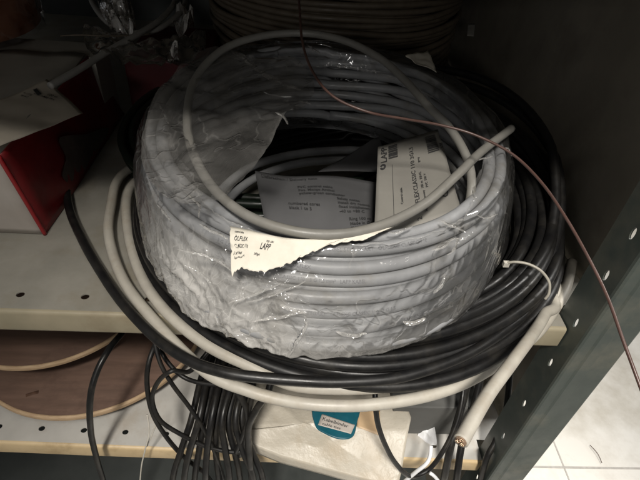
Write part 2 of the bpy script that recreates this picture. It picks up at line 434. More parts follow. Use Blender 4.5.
print_on(2, D(262), 'STUTTGART   ÖLFLEX® CLASSIC 110   3 G 1,5', .0040, .55)
print_on(1, D(290), 'LAPP KABEL   CLASSIC 110', .0038, .5)

# loose turn lying over the top
lt = [(511, 128, .160), (482, 152, .153), (455, 177, .148), (425, 203, .144), (385, 224, .141), (340, 234, .140), (290, 231, .140), (245, 214, .141), (212, 186, .144),
      (193, 152, .149), (187, 115, .156), (196, 78, .166), (222, 50, .178), (262, 36, .186), (305, 33, .190), (345, 41, .190), (378, 57, .187), (404, 80, .180), (425, 103, .172), (450, 128, .160), (468, 160, .148), (471, 192, .134), (462, 218, .112), (438, 240, .095), (400, 256, .085)]
fix(tube('loose_turn', [at(*p) for p in lt], .0040, mat('dusty_grey_pvc', (.21, .203, .185), (.185, .178, .16), 90, .45, .08, dirt=(.2, .19, .165), dirt_scale=30), ring, per=12, sides=14, wob=.0008))

for arc_ in ([(205, 214, .055), (222, 190, .056), (250, 168, .058), (290, 155, .06), (335, 150, .06), (380, 153, .06), (420, 163, .06), (450, 182, .058), (462, 205, .055), (455, 228, .052)],
             [(212, 226, .050), (228, 200, .050), (256, 178, .052), (296, 164, .054), (338, 160, .054), (382, 163, .054), (418, 175, .054), (442, 194, .052), (450, 216, .050)]):
    fix(tube('inner_turn', [at(*p) for p in arc_], .0050, M_grey, ring, per=10, sides=12, wob=.001))
# wrap
def ridged(v): return 1 - min(1, abs(noise.noise(v)) * 2.2)
def film_point(th, s):
    """s 0..1: under the coil, up the outer wall, over the top, into the hole"""
    ang = (math.degrees(th) % 360)
    def bump_at(c, w): 
        d = abs((ang - c + 180) % 360 - 180); return math.exp(-(d / w) ** 2)
    crm = bump_at(236, 24)
    front = bump_at(265, 60)
    zb = BASE - .004; zt = BASE + ROWS * .0111 + .003
    crumple = 0
    s1_, s2_ = .52, .88
    Ro = R0 + .0035
    Ri = R0 - COLS * .0105 - .006
    if s < .12:
        u = s / .12; R = Ro - .03 * (1 - u) ** 1.3 ; z = zb - .002 * (1 - u)
    elif s < s1_:
        u = (s - .12) / (s1_ - .12); R = Ro + .004 * math.sin(u * PI); z = zb + (zt - zb) * u
    elif s < s2_:
        u = (s - s1_) / (s2_ - s1_); R = Ro + (Ri - Ro) * u; z = zt + .002 * math.sin(u * PI)
    else:
        u = (s - s2_) / (1 - s2_); R = Ri + .002 * u; z = zt - .02 * u * (1 - .6 * front)
    h = max(0, min(1, (z - zb) / (zt - zb)))
    dy = -.034 * (1 - h) ** 1.15
    # corner rounding
    k = math.exp(-((s - s1_) / .05) ** 2); R -= .0035 * k; z -= .0035 * k
    k = math.exp(-((s - .12) / .04) ** 2); R -= .003 * k; z += .003 * k
    cx_, sy_ = math.cos(th), math.sin(th)
    q = V(cx_ * R * 1.0, sy_ * R, z)
    tt = th * R * 1.0
    w = (ridged(V(cx_ * 5 + z * 24, sy_ * 5 + z * 10, z * 7)) - .5) * .0017 + (ridged(V(cx_ * 14 - z * 50, sy_ * 14, z * 16 + 5)) - .55) * .0007
    low = max(0, 1 - h * 1.15) if s > .05 else 1
    cf_ = min(1, crm * (low ** .7) * 1.5 + front * max(0, .30 - h) * .9)
    if s > s1_: cf_ *= .15
    w += cf_ * ((ridged(q * 60 + noise.noise_vector(q * 30) * .8) - .5) * .0030 + (ridged(q * 150 + V(7, 0, 0)) - .5) * .0014 + noise.noise(q * 26) * .004 + .002)
    if s < .25: z -= crm * .010 * (1 - s / .25) + front * .003 * (1 - s / .25) * (.5 + noise.noise(V(th * 14, 2, 0)))
    topw = (ridged(q * 20 + V(0, 5, 0)) - .45) * .0030 if s > s1_ - .04 else 0
    p = V(CX + cx_ * (R + w), CY + dy + sy_ * (R + w), z + topw)
    p.z += math.tan(TILT) * (p.y - CY)
    return p, cf_
NT, NS = 900, 84
bm = bmesh.new(); lay = bm.verts.layers.float.new('crumple'); g = []
for i in range(NT):
    th = 2 * PI * i / NT; row = []
    ang = math.degrees(th)
    # how far the wrap reaches over the top: torn back along the front
    d = abs((ang - 272 + 180) % 360 - 180)
    reach = 1.0 if d > 58 else .60 + .40 * max(0, (d - 34) / 24)
    reach += noise.noise(V(th * 9, 0, 4)) * .05 + noise.noise(V(th * 40, 0, 4)) * .02
    reach = min(1, reach)
    for j in range(NS + 1):
        s = j / NS * reach
        p, cf_ = film_point(th, s)
        v = bm.verts.new(p); v[lay] = min(1, cf_ + (.22 if j > NS - 2 else 0)); row.append(v)
    g.append(row)
for i in range(NT):
    a, b = g[i], g[(i + 1) % NT]
    for j in range(NS): bm.faces.new((a[j], b[j], b[j + 1], a[j + 1]))
fix(link('plastic_wrap', mesh_of(bm, 'wrap'), M_film, ring))

# flap of wrap standing over the left of the hole
def poly_sheet(name, outline, m, parent, amp=.003, freq=30, grid=.0035, crum=.1, sag=.0, seed=0, thick=0):
    """sheet over a pixel-free outline of 3-D points: fan to the centroid, many rings, wrinkled"""
    P = catmull(outline, 10, True); c = sum(P, V(0, 0, 0)) / len(P); n = len(P); R_ = 26
    bm = bmesh.new(); lay = bm.verts.layers.float.new('crumple'); rows = []
    nr = V(0, 0, 0)
    for i in range(n): nr += (P[i] - c).cross(P[(i + 1) % n] - c)
    nr.normalize()
    for k in range(1, R_ + 1):
        t = k / R_; row = []
        for i in range(n):
            p = c.lerp(P[i], t)
            p = p + nr * ((ridged(p * freq + V(seed, 0, 0)) - .5) * amp + (ridged(p * freq * 2.7) - .5) * amp * .4 - sag * (1 - t * t))
            v = bm.verts.new(p); v[lay] = crum * (1 if t < .96 else 1.6) * max(0, .5 + noise.noise(p * 30)); row.append(v)
        rows.append(row)
    cv = bm.verts.new(c - nr * sag); cv[lay] = crum
    for i in range(n):
        bm.faces.new((cv, rows[0][i], rows[0][(i + 1) % n]))
        for k in range(R_ - 1): bm.faces.new((rows[k][i], rows[k + 1][i], rows[k + 1][(i + 1) % n], rows[k][(i + 1) % n]))
    me = mesh_of(bm, name)
    return link(name, me, m, parent)
fl = [(200, 50, .17), (232, 50, .175), (255, 56, .175), (292, 58, .18), (314, 84, .178), (306, 103, .175), (286, 113, .172), (266, 148, .165), (240, 180, .161), (206, 206, .156), (166, 196, .152), (141, 158, .150), (150, 108, .158), (176, 70, .168)]
fix(poly_sheet('plastic_flap', [at(*p) for p in fl], M_flap, ring, amp=.005, freq=20, crum=.15, sag=-.004))
# sharp folds added on the wrap for its glints, milky to read brighter
def fold(pts, w_=.0016, h_=.0012, cr=.5, parent=None):
    P = catmull(pts, 10); n = len(P)
    P = [p + noise.noise_vector(p * 120) * .0012 for p in P]
    bm = bmesh.new(); lay = bm.verts.layers.float.new('crumple'); rows = []
    for i, p in enumerate(P):
        T = (P[min(i + 1, n - 1)] - P[max(i - 1, 0)]).normalized()
        side = T.cross((CAM - p).normalized() * .3 + V(0, -.3, .9)).normalized(); nn = side.cross(T).normalized()
        if nn.z < 0: nn = -nn
        k = math.sin(PI * (i + .3) / (n - .4)) ** .6 * (.6 + .6 * abs(noise.noise(p * 200)))
        row = []
        for a_, b_ in ((-1, 0), (-.45, .35), (-.16, .9), (0, 1), (.16, .9), (.45, .35), (1, 0)):
            v = bm.verts.new(p + side * a_ * w_ * k + nn * b_ * h_ * k); v[lay] = cr; row.append(v)
        rows.append(row)
    for i in range(n - 1):
        for j in range(6): bm.faces.new((rows[i][j], rows[i + 1][j], rows[i + 1][j + 1], rows[i][j + 1]))
    return fix(link('glint_fold', mesh_of(bm, 'fold'), M_fold, parent or ring))
M_fold = film_mat('glint_film', .16, .3, 1.5, 2.6)
for pts_, w_ in (([(231, 51), (243, 58), (256, 68), (272, 78), (290, 86), (301, 90)], .0042), ([(262, 76), (272, 80), (283, 82)], .0016),
                 ([(264, 92), (275, 95), (292, 97)], .0014), ([(276, 112), (284, 118), (288, 124)], .0016), ([(298, 100), (311, 104)], .0014),
                 ([(306, 44), (314, 50), (320, 54)], .0020), ([(318, 45), (326, 46), (332, 48)], .0012), ([(160, 103), (164, 113), (168, 124)], .0018),
                 ([(146, 137), (156, 135)], .0010), ([(184, 190), (194, 200), (199, 206), (198, 218)], .0015),
                 ([(200, 224), (214, 232), (228, 240)], .0016), ([(157, 205), (164, 212), (170, 222)], .0012), ([(286, 62), (288, 70)], .0010), ([(278, 50), (279, 58)], .0008)):
    fold([at(x, y, .172 if y < 130 and x > 200 else .150) for x, y in pts_], w_)
for pts_, w_ in (([(440, 220), (452, 226), (466, 232)], .0018), ([(476, 214), (486, 218), (498, 214)], .0012), ([(388, 233), (402, 231), (413, 226)], .0016), ([(468, 166), (478, 160), (494, 156)], .0014),
                 ([(500, 150), (508, 148), (512, 156)], .0012), ([(432, 250), (444, 247), (450, 240), (462, 238)], .0018), ([(448, 255), (456, 246), (458, 238)], .0014)):
    fold([at(x, y, .150 if y < 200 else .138) for x, y in pts_], w_)
for pts_, w_ in (([(280, 300), (292, 306), (306, 310)], .0024), ([(252, 318), (270, 314), (288, 312), (306, 308)], .0018), ([(304, 312), (306, 322), (298, 334), (290, 350)], .0022), ([(246, 298), (270, 292), (292, 284), (306, 278)], .0012),
                 ([(230, 300), (256, 290), (280, 280)], .0014), ([(402, 318), (412, 320), (424, 314)], .0026), ([(336, 328), (350, 332), (366, 330)], .0024), ([(432, 290), (440, 282), (444, 272)], .0018),
                 ([(186, 262), (200, 268), (214, 282), (222, 300)], .0016), ([(178, 246), (196, 250), (220, 258), (240, 276)], .0014)):
    fold([at(x, y, .132 - (y - 245) * .00072) + V(0, -.004, 0) for x, y in pts_], w_)
# film pulled tight outside the left of the coil
# ---- labels
lab = bpy.data.objects.new('label', None)
def quadmap(q, W_, H_, lift=.0006, amp=.0016, freq=20):
    p00, p10, p11, p01 = [Vector(p) for p in q]
    nrm = (p10 - p00).cross(p01 - p00).normalized()
    def fn(v):
        u, w = v.x / W_, v.y / H_
        p = (p00 * (1 - u) + p10 * u) * (1 - w) + (p01 * (1 - u) + p11 * u) * w
        return p + nrm * (noise.noise(p * freq) * amp * 2 + lift)
    return fn
# the printed side reads upward: its x axis runs from the bottom of the picture to the top
q = [at(462, 214, .120), at(374, 240, .112), at(378, 146, .118), at(438, 128, .128)]
LQ = [q[1], q[2], q[3], q[0]]            # p00 bottom-left corner -> x runs up the left edge
# text frame: x axis up (q1->q2), y axis to the left => use p00=bottom right, p10=top right, p11=top left, p01=bottom left
TQ = [q[0], q[3], q[2], q[1]]
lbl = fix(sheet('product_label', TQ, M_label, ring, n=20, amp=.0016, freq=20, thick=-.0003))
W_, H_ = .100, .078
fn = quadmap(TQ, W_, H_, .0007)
bm = bmesh.new()
def put(text, x, y, size):
    vs, fs = glyphs(text, size); add_mapped(bm, [V(v.x + x, v.y + y, 0) for v in vs], fs, fn)
def barcode(x, y, w, h, seed, vert=False):
    rd = random.Random(seed); c = 0
    while c < (h if vert else w):
        t = rd.choice((.0005, .0009, .0014)); 
        if vert: add_bar(bm, x, x + w, y + c, min(y + c + t, y + h), fn, 6, 1)
        else: add_bar(bm, x + c, min(x + c + t, x + w), y, y + h, fn, 1, 6)
        c += t + rd.choice((.0005, .0009))
put('LAPP', .0745, .0670, .0100)
# round emblem before the word
vs = []; fs = []
for k in range(20):
    a_ = 2 * PI * k / 20; vs += [V(.0700 + .0034 * math.cos(a_), .0715 + .0034 * math.sin(a_), 0), V(.0700 + .0013 * math.cos(a_), .0715 + .0013 * math.sin(a_), 0)]
for k in range(20):
    k2 = (k + 1) % 20
    if k in (4, 5): continue
    fs.append((2 * k, 2 * k2, 2 * k2 + 1, 2 * k + 1))
add_mapped(bm, vs, fs, fn)
barcode(.078, .054, .018, .011, 3)
barcode(.070, .006, .024, .013, 5)
put('638', .072, .0005, .0048)
put('ÖLFLEX', .012, .036, .0062); put('CLASSIC 110 3G1,5', .034, .036, .0062)
put('100 m  RING', .034, .030, .0036); put('grey', .064, .030, .0034); put('PVC  500 V', .034, .0255, .0034)
put('Made in Germany', .010, .030, .003); put('24', .008, .050, .0075); put('Control cable', .024, .0515, .0032)
put('CE', .018, .008, .0095); put('2', .004, .036, .006)
add_bar(bm, .006, .070, .0605, .0609, fn, 12, 1)
ob = link('label_print', mesh_of(bm, 'label_print'), M_ink, None, smooth=False); ob.parent = lbl

# torn label on the front
bm = bmesh.new()
topE = [(230, 226), (246, 229), (262, 233), (280, 237), (300, 239), (320, 239), (345, 237), (365, 233), (392, 227)]
botE = [(232, 276), (240, 268), (250, 270), (264, 271), (284, 265), (300, 258), (322, 247), (345, 242), (365, 239), (392, 228)]
NX, NY = 90, 16
tp = catmull([V(x, y, 0) for x, y in topE], 12); bt = catmull([V(x, y, 0) for x, y in botE], 12)
def torn_pt(u, v):
    i = u * (len(tp) - 1); i0 = min(int(i), len(tp) - 2); f = i - i0
    a = tp[i0].lerp(tp[i0 + 1], f); b = bt[i0].lerp(bt[i0 + 1], f)
    b = b + V(0, noise.noise(V(u * 30, 0, 0)) * 3.0 + noise.noise(V(u * 90, 0, 0)) * 1.6, 0)
    if u < .1: a = a + V(noise.noise(V(v * 9, 5, 0)) * 2, 0, 0); b = b + V(noise.noise(V(v * 9, 5, 0)) * 2, 0, 0)
    p = a.lerp(b, v)
    # height follows the coil's upper front edge: top of label up on the rim, bottom down the wall
    zt_ = .139 - max(0, (p.y - 234)) * .00042 - max(0, 250 - p.x) * .0001
    q_ = at(p.x, p.y, zt_)
    return q_ + V(0, -1, .8).normalized() * (.0015 + (noise.noise(q_ * 70) * .0016 + noise.noise(q_ * 190) * .0007))
g = [[bm.verts.new(torn_pt(i / NX, j / NY)) for j in range(NY + 1)] for i in range(NX + 1)]
for i in range(NX):
    for j in range(NY): bm.faces.new((g[i][j], g[i][j + 1], g[i + 1][j + 1], g[i + 1][j]))
thicken(bm, .0002)
tl_ = fix(link('torn_label', mesh_of(bm, 'torn_label'), M_torn, ring))
tl_['label'] = 'torn cream paper label with ragged lower edge'
bm = bmesh.new()
def tf(v):      # metres on the label -> u, v of the torn strip
    u = v.x; w = .5 - v.y
    p = torn_pt(min(.98, max(.01, u)), min(.97, max(.03, w))); return p + V(0, -.6, .8) * .0006
def tput(text, x, y, sx, sy, slope=0):
    vs, fs = glyphs(text, 1); add_mapped(bm, [V(v.x * sx + x, v.y * sy + y - slope * (v.x * sx), 0) for v in vs], fs, tf)
tput('ÖLFLEX', .05, .20, .030, .15); tput('CLASSIC 110', .05, .03, .022, .13); tput('LAPP', .27, .10, .034, .24); tput('U.I. LAPP GmbH', .04, -.12, .012, .09); tput('Stuttgart', .24, -.08, .014, .1)
tput('control cable', .05, .38, .012, .07)
tput('Flexible control cable PVC', .05, -.22, .010, .07); tput('VDE  0281', .30, .30, .012, .08)
ob = link('label_print', mesh_of(bm, 'lp'), M_ink, None, smooth=False); ob.parent = tl_
# ragged white label scrap at the back rim of the wrap
fix(sheet('label_scrap', [at(405, 56, .176), at(428, 50, .172), at(437, 72, .166), at(418, 66, .176)], M_torn, ring, n=10, amp=.0015, freq=70)); 

# ------------------------------------------------------------------ papers inside the coil
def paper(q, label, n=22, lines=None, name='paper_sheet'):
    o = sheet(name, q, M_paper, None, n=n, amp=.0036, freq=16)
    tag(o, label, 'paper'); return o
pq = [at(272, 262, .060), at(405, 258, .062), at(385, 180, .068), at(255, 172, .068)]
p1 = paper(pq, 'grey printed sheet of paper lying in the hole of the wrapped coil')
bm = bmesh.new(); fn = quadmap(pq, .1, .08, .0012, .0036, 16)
def put2(text, x, y, size, slope=0):
    vs, fs = glyphs(text, size); add_mapped(bm, [V(v.x + x, v.y + y + slope * v.x, 0) for v in vs], fs, fn)
put2('Lieferschein / Delivery note', .004, .074, .0038)
for i, (tx, x, y) in enumerate((('PVC control cable', .03, .064), ('Pos. Menge Artikel', .03, .060), ('yellow-green conductor', .03, .056), ('Safety notes', .058, .052), ('install dry rooms', .058, .048),
                              ('fixed installation', .058, .044), ('-40 to +80 C', .058, .040), ('Ring 100 m', .064, .033), ('Made in Germany', .064, .029), ('PVC grey', .064, .025), ('flame retardant', .064, .021), ('numbered cores', .02, .045), ('black 1 to 5', .02, .041))):
    put2(tx, x, y, .0036)
ob = link('print', mesh_of(bm, 'print'), M_ink, p1, smooth=False)
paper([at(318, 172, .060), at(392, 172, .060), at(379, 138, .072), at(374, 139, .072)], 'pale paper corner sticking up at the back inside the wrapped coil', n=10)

# ------------------------------------------------------------------ black coil under it
blk = thing('black_cable_coil', 'large loose coil of thick black cable lying under the wrapped coil', 'cable coil', (.08, .45, 0))
bt_ = []
order = [(0, j) for j in range(6)] + [(1, j) for j in range(5, -1, -1)] + [(2, j) for j in range(5)] + [(3, j) for j in range(3, -1, -1)] + [(4, j) for j in range(3)] + [(5, 2), (5, 1), (6, 1), (6, 2), (7, 1), (8, 1), (9, 1)]  # innermost columns added to darken the hole of the wrapped coil
for c, j in order:
    bt_.append((.2545 - j * .0030 - c * .0118 + random.uniform(-.0015, .0015), .010 + j * .0076 + random.uniform(-.001, .001), random.uniform(-.003, .003), -.002 + .002 * j + random.uniform(-.0015, .0015)))
def bz(th, k):
    d = math.cos(th - math.radians(38)); rise = max(0, d) ** 2
    fr = max(0, math.cos(th + PI / 2)) ** 6
    return rise * (.012 + .0045 * (k % 6)) - .006 * fr
pb = coil_path(bt_, .070, .492, 0, 0, 110, .005, start=.12, zfun=bz, seed=3)
bm = bmesh.new(); sweep(bm, pb, .0056, 12)
fix(link('winding', mesh_of(bm, 'bw'), M_black, blk))
# a couple of turns that wander off at the right
for s_, (dx, dz, rr) in enumerate(((.002, .03, .246), (.004, .055, .240), (-.00, .075, .232))):
    pts = []
    for i in range(100):
        th = 2 * PI * i / 100 + PI / 2; e = max(0, math.cos(th - math.radians(35)))
        R_ = rr + noise.noise(V(math.cos(th), math.sin(th), s_ * 3)) * .008
        pts.append(V(.07 + dx * e + R_ * math.cos(th), .495 + R_ * math.sin(th), .052 + dz * e ** 1.5 - .045 * max(0, math.cos(th + PI / 2)) - .02 * (1 - e)))
    bm = bmesh.new(); sweep(bm, pts, .0055, 12, closed=True)
    fix(link('loose_turn', mesh_of(bm, 'lt'), M_black, blk))
# nylon tie
tz = [(504, 264, .055), (514, 262, .06), (528, 264, .062), (541, 271, .06), (549, 282, .052), (549, 293, .043), (545, 299, .036)]
fix(tube('cable_tie', [at(*p) for p in tz], 0.0014, mat('dark_tie', (.34, .32, .27), (.28, .26, .22), 60, .4, .1), blk, per=8, sides=8))  # darker tone than the tie head
p = at(506, 264, .055); 
fix(boxobj('tie_head', (p.x - .003, p.x + .003, p.y - .002, p.y + .002, p.z - .003, p.z + .003), M_tie, blk, bev=.0006))

# ------------------------------------------------------------------ cream cable
cr_t = thing('cream_cable', 'thick cream cable looped under the coils with its cut end pointing down', 'cable', (.03, .45, 0))
cut = [(461, 441, .055), (474, 418, .052), (492, 390, .046), (512, 362, .038), (531, 336, .030), (545, 314, .020), (552, 296, .013)]
P0 = [at(*p) for p in cut]
pts = P0[:]
# goes back under the black coil, round the back, and comes round the left
def arc(cx, cy, R, a0, a1, n, z0, z1):
    return [V(cx + R * math.cos(math.radians(a0 + (a1 - a0) * i / n)), cy + R * math.sin(math.radians(a0 + (a1 - a0) * i / n)), z0 + (z1 - z0) * i / n) for i in range(n + 1)]
pts += arc(.03, .47, .235, 0, 165, 8, .008, .008)
pts += [at(127, 199, .012), at(129, 236, .012), at(142, 277, .012), at(165, 311, .010), at(207, 345, .006), at(250, 366, .004), at(290, 384, .000), at(330, 389, .0), at(370, 388, .0), at(410, 383, .0), at(440, 375, .0), at(472, 362, .0), at(508, 339, .002), at(535, 313, .006), at(556, 286, .008)]
pts += arc(.035, .475, .250, 0, 150, 8, .020, .008)
pts += [at(122, 175, .012), at(111, 206, .011), at(109, 236, .010), at(122, 277, .008), at(153, 320, .006), at(204, 370, -.004), at(250, 391, -.008), at(295, 402, -.009), at(340, 406, -.009), at(385, 403, -.008), at(430, 395, -.006), at(470, 380, -.004), at(505, 359, .000), at(536, 334, .004), at(553, 312, .006), at(566, 288, .008), at(572, 262, .008)]
fix(tube('jacket', pts, .0054, M_cream, cr_t, per=12, sides=16, wob=.0006))
a, b = P0[0], P0[1]; dr = (a - b).normalized()
bm = bmesh.new(); sweep(bm, [a + dr * .0001, a + dr * .0006], .0041, 16); e_ = fix(link('cable_filler', mesh_of(bm, 'f'), M_core_fill, cr_t))
sx = dr.cross(V(0, 0, 1)).normalized(); sy = dr.cross(sx)
for k in range(3):
    c0 = a + (sx * math.cos(k * 2.1 + .4) + sy * math.sin(k * 2.1 + .4)) * .0020
    bm = bmesh.new()
    for q_ in range(7):
        o_ = V(0, 0, 0) if q_ == 0 else (sx * math.cos(q_ * PI / 3) + sy * math.sin(q_ * PI / 3)) * .0011
        sweep(bm, [c0 + o_, c0 + o_ + dr * (.0014 + random.uniform(0, .0008))], .00055, 7)
    fix(link('copper_core', mesh_of(bm, 'core'), M_copper, cr_t))

# long black cable from the left over the shelf edge
bc = [(68, 190, .006), (73, 215, .006), (86, 243, .006), (102, 270, .006), (121, 298, .006), (142, 322, .008), (165, 342, .012), (195, 360, .016), (228, 370, .018), (262, 375, .018), (300, 378, .018), (345, 379, .017), (392, 376, .018), (440, 363, .020), (480, 344, .022), (520, 315, .022), (548, 280, .022)]
tag(tube('black_cable', [at(x, y, z) + V(0, -.004, .002) for x, y, z in bc], .0048, M_black, per=10, sides=12, wob=.0006),
    'single black cable from the red box across the shelf edge', 'cable')

# brown wire hanging in front
bw = [(297, -60, .262), (298, -20, .25), (300, 15, .238), (303, 45, .226), (314, 74, .214), (334, 97, .205), (368, 112, .199), (405, 119, .193), (440, 125, .189), (475, 135, .186), (512, 154, .182), (541, 182, .176), (566, 218, .168), (588, 257, .158), (607, 296, .148), (623, 340, .138), (640, 386, .126), (660, 440, .11), (675, 500, .09)]
tag(tube('brown_wire', [at(*p) for p in bw], .0011, M_brownwire, per=12, sides=10), 'thin reddish brown wire hanging in a long curve in front of everything', 'wire')

# ------------------------------------------------------------------ coils behind
def simple_coil(name, label, cx, cy, R, rows, cols, pitch, r, m, z0=.0, tilt=0, seed=0, wob=.004, start=.1, cat='cable coil', squeeze=0):
    t_ = thing(name, label, cat, (cx, cy, z0)); tr_ = []
    rd = random.Random(seed)
    for c in range(cols):
        js = range(rows) if c % 2 == 0 else range(rows - 1, -1, -1)
        for j in js: tr_.append((R - c * pitch + rd.uniform(-.002, .002) - squeeze * j, z0 + r + j * pitch * .98 + rd.uniform(-.001, .001), rd.uniform(-.002, .002), rd.uniform(-.003, .003)))
    p = coil_path(tr_, cx, cy, 0, tilt, 100, wob, start=start, seed=seed)
    bm = bmesh.new(); sweep(bm, p, r, 10)
    fix(link('winding', mesh_of(bm, 'w'), m, t_)); return t_
oc = simple_coil('olive_cable_coil', 'olive brown cable coil at the very back of the shelf', .065, .972, .220, 21, 2, .0098, .0046, M_olive, 0, 0, 5, .006, squeeze=-.0004)
simple_coil('dark_green_cable_coil', 'dark green cable coil between the red box and the wrapped coil', -.035, .645, .202, 4, 2, .011, .0050, M_green, .0, 0, 8, .008)
# white tag on the olive coil
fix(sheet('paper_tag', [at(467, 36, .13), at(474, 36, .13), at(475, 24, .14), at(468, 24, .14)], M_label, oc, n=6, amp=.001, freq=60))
# dark bag at the right back
bagR = [(482, 30, .10), (500, 22, .11), (520, 26, .10), (512, -10, .14), (480, -12, .14)]
t_ = poly_sheet('black_plastic_bag', [at(*p) for p in bagR], None, None, amp=.02, freq=34, crum=0)
t_.data.materials.clear(); t_.data.materials.append(mat('black_film', (.012, .012, .014), (.02, .02, .022), 40, .16, .6, .004, bscale=50))
tag(t_, 'crumpled glossy black plastic bag at the right back corner', 'bag')

# ------------------------------------------------------------------ box, bag and labels on the left
bx = thing('cardboard_box', 'red and white cardboard box at the left of the shelf', 'box', (-.34, .5, 0))
def poly_part(name, pts, m, parent, sub=14, amp=.0008, thick=.0015):
    return fix(sheet(name, pts, m, parent, n=sub, amp=amp, freq=18, thick=thick))
c0 = V(-.273, .421, .0012); c1 = V(-.276, .402, .112); d0 = V(-.272, .72, .0012); d1 = V(-.285, .665, .112)
poly_part('side_face', [c0, d0, d1, c1], M_red, bx)
wf0 = V(-.50, .421, .0012); wf1 = V(-.50, .402, .112)
poly_part('front_face', [wf0, c0 + V(-.0022, .0005, 0), c1 + V(-.0022, .0005, 0), wf1], M_white, bx, amp=.0005)
poly_part('lid', [wf1, c1 + V(-.001, 0, .0015), d1 + V(-.001, 0, .0015), V(-.50, .665, .112)], M_greycard, bx, amp=.003)
fix(tube('edge_highlight', [c0 + V(0, -.0008, 0), (c0 + c1) / 2 + V(.0005, -.001, 0), c1 + V(0, -.0008, 0)], .0022, mat('bright_red', (.30, .012, .016), (.26, .010, .013), 40, .4, .1), bx, sides=8))  # highlight along the box edge, put in as a brighter red strip
boxobj_back = fix(boxobj('back_face', (-.50, -.275, .664, .720, .001, .110), M_greycard, bx, bev=.001))
# torn dusty wrap clinging to the red side
ps = [(60, 138), (86, 134), (108, 128), (112, 142), (96, 165), (80, 190), (72, 186), (62, 176), (66, 158)]
def on_side(px, py, off=.003):
    d = ray(px, py); return CAM + d * ((-.2745 + off) / d.x)
wr = fix(poly_sheet('torn_paper_patch', [on_side(*p) for p in ps], mat('torn_grey_card', (.10, .075, .065), (.075, .055, .05), 40, .8, .4), bx, amp=.0006, freq=40))
# paper slip over the box edge
sl = [at(-12, 151, .122), at(83, 113, .100), at(47, 80, .118), at(-14, 105, .122)]
slp = sheet('paper_slip', [sl[0], sl[1], sl[2], sl[3]], mat('slip_paper', (.50, .45, .37), (.45, .40, .33), 25, .75, .3, bscale=40), None, n=20, amp=.0016, freq=26, thick=.0003)
tag(slp, 'creased cream paper slip lying over the top edge of the red box', 'paper slip')
bm = bmesh.new(); fn = quadmap(sl, 1, 1, .0010, .0016, 26)
def sput(text, x, y, sx, sy, rot):
    vs, fs = glyphs(text, 1); c_, s_ = math.cos(rot), math.sin(rot)
    add_mapped(bm, [V(x + (v.x * sx) * c_ - v.y * sy * s_, y + (v.x * sx) * s_ + v.y * sy * c_, 0) for v in vs], fs, fn)
add_bar(bm, .70, .76, .72, .90, fn, 3, 3)
sput('Art. 1119 203', .55, .93, .03, .05, -1.15); sput('Menge 100 m', .74, .64, .035, .05, -1.15); sput('Lager 04-12', .50, .90, .03, .05, -1.15); sput('100 m', .80, .66, .07, .07, -1.1); sput('NYM-J 3x1,5', .66, .80, .045, .05, -1.15)
ob = link('print', mesh_of(bm, 'sp'), M_ink, slp, smooth=False)

# orange brown drum top left
dr_t = thing('cardboard_drum', 'orange brown round drum in clear film in the top left corner', 'drum', (-.48, .62, .12))
bm = bmesh.new(); 
bmesh.ops.create_cone(bm, cap_ends=True, segments=64, radius1=.115, radius2=.115, depth=.05)
bmesh.ops.bevel(bm, geom=[e for e in bm.edges if len(e.link_faces) == 2 and e.calc_face_angle() > 1], offset=.003, segments=2, affect='EDGES')
cpos = at(-22, 2, .16)
for v in bm.verts: v.co += cpos + V(-.06, .02, -.012)
fix(link('drum_body', mesh_of(bm, 'd'), M_orange, dr_t, smooth=False))
rim = [cpos + V(-.06 + .119 * math.cos(a_ * PI / 24), .02 + .119 * math.sin(a_ * PI / 24), .014 + .002 * math.sin(a_ * 3)) for a_ in range(48)]
bm = bmesh.new(); lay = bm.verts.layers.float.new('crumple'); g = []
for i in range(240):
    a_ = 2 * PI * i / 240; row = []
    for j in range(14):
        rr_ = .1185 + noise.noise(V(math.cos(a_) * 6, math.sin(a_) * 6, j * .3)) * .004
        row.append(bm.verts.new(cpos + V(-.06 + rr_ * math.cos(a_), .02 + rr_ * math.sin(a_), .018 - j * .0045)))
    g.append(row)
for i in range(240):
    for j in range(13): bm.faces.new((g[i][j], g[(i + 1) % 240][j], g[(i + 1) % 240][j + 1], g[i][j + 1]))
fix(link('clear_film', mesh_of(bm, 'df'), M_film2, dr_t))

# grey coil in plastic at the top, with its tail over the box
gt = thing('bagged_grey_coil', 'small grey cable coil in shiny clear bag behind the red box', 'cable coil', (-.2, .83, 0))
gpts = [at(50, 86, .128), at(78, 70, .13), at(110, 50, .133), at(140, 33, .136), at(162, 18, .138), at(175, 0, .138), at(170, -20, .138), at(140, -35, .138), at(105, -30, .136), at(90, -8, .134), at(105, 20, .130), at(135, 33, .128), at(165, 25, .13), at(185, 2, .134), at(175, -25, .136)]
fix(tube('cable', gpts, .0042, mat('shade_grey', (.30, .29, .27), (.26, .25, .23), 60, .5, .1), gt, per=12, sides=10))
for nm, poly, s_ in (('plastic_bag', [(98, 2), (112, -8), (130, 2), (134, 22), (122, 26), (108, 20)], 1), ('plastic_bag', [(174, 18), (184, 10), (194, 16), (188, 30), (176, 30)], 2), ('plastic_bag', [(168, 42), (174, 40), (178, 47), (172, 48)], 3), ('plastic_bag', [(84, 30), (96, 34), (150, 40), (185, 36), (205, 30), (195, 60), (130, 62), (90, 50)], 4)):  # the small pieces are white patches put in for the bag's highlights
    fix(poly_sheet(nm, [at(x, y, .13 + .012 * (s_ % 2)) for x, y in poly], M_bag_highlight if s_ < 4 else M_film2, gt, amp=.03 if s_ < 4 else .012, freq=36, crum=1.0 if s_ < 4 else .02, seed=s_ * 5))
# thin grey wire across
tag(tube('thin_grey_wire', [at(60, 36, .135), at(80, 35, .138), at(115, 36, .136), at(150, 34, .132)], .0010, M_olive, sides=6), 'thin pale wire behind the paper slip on the box', 'wire')
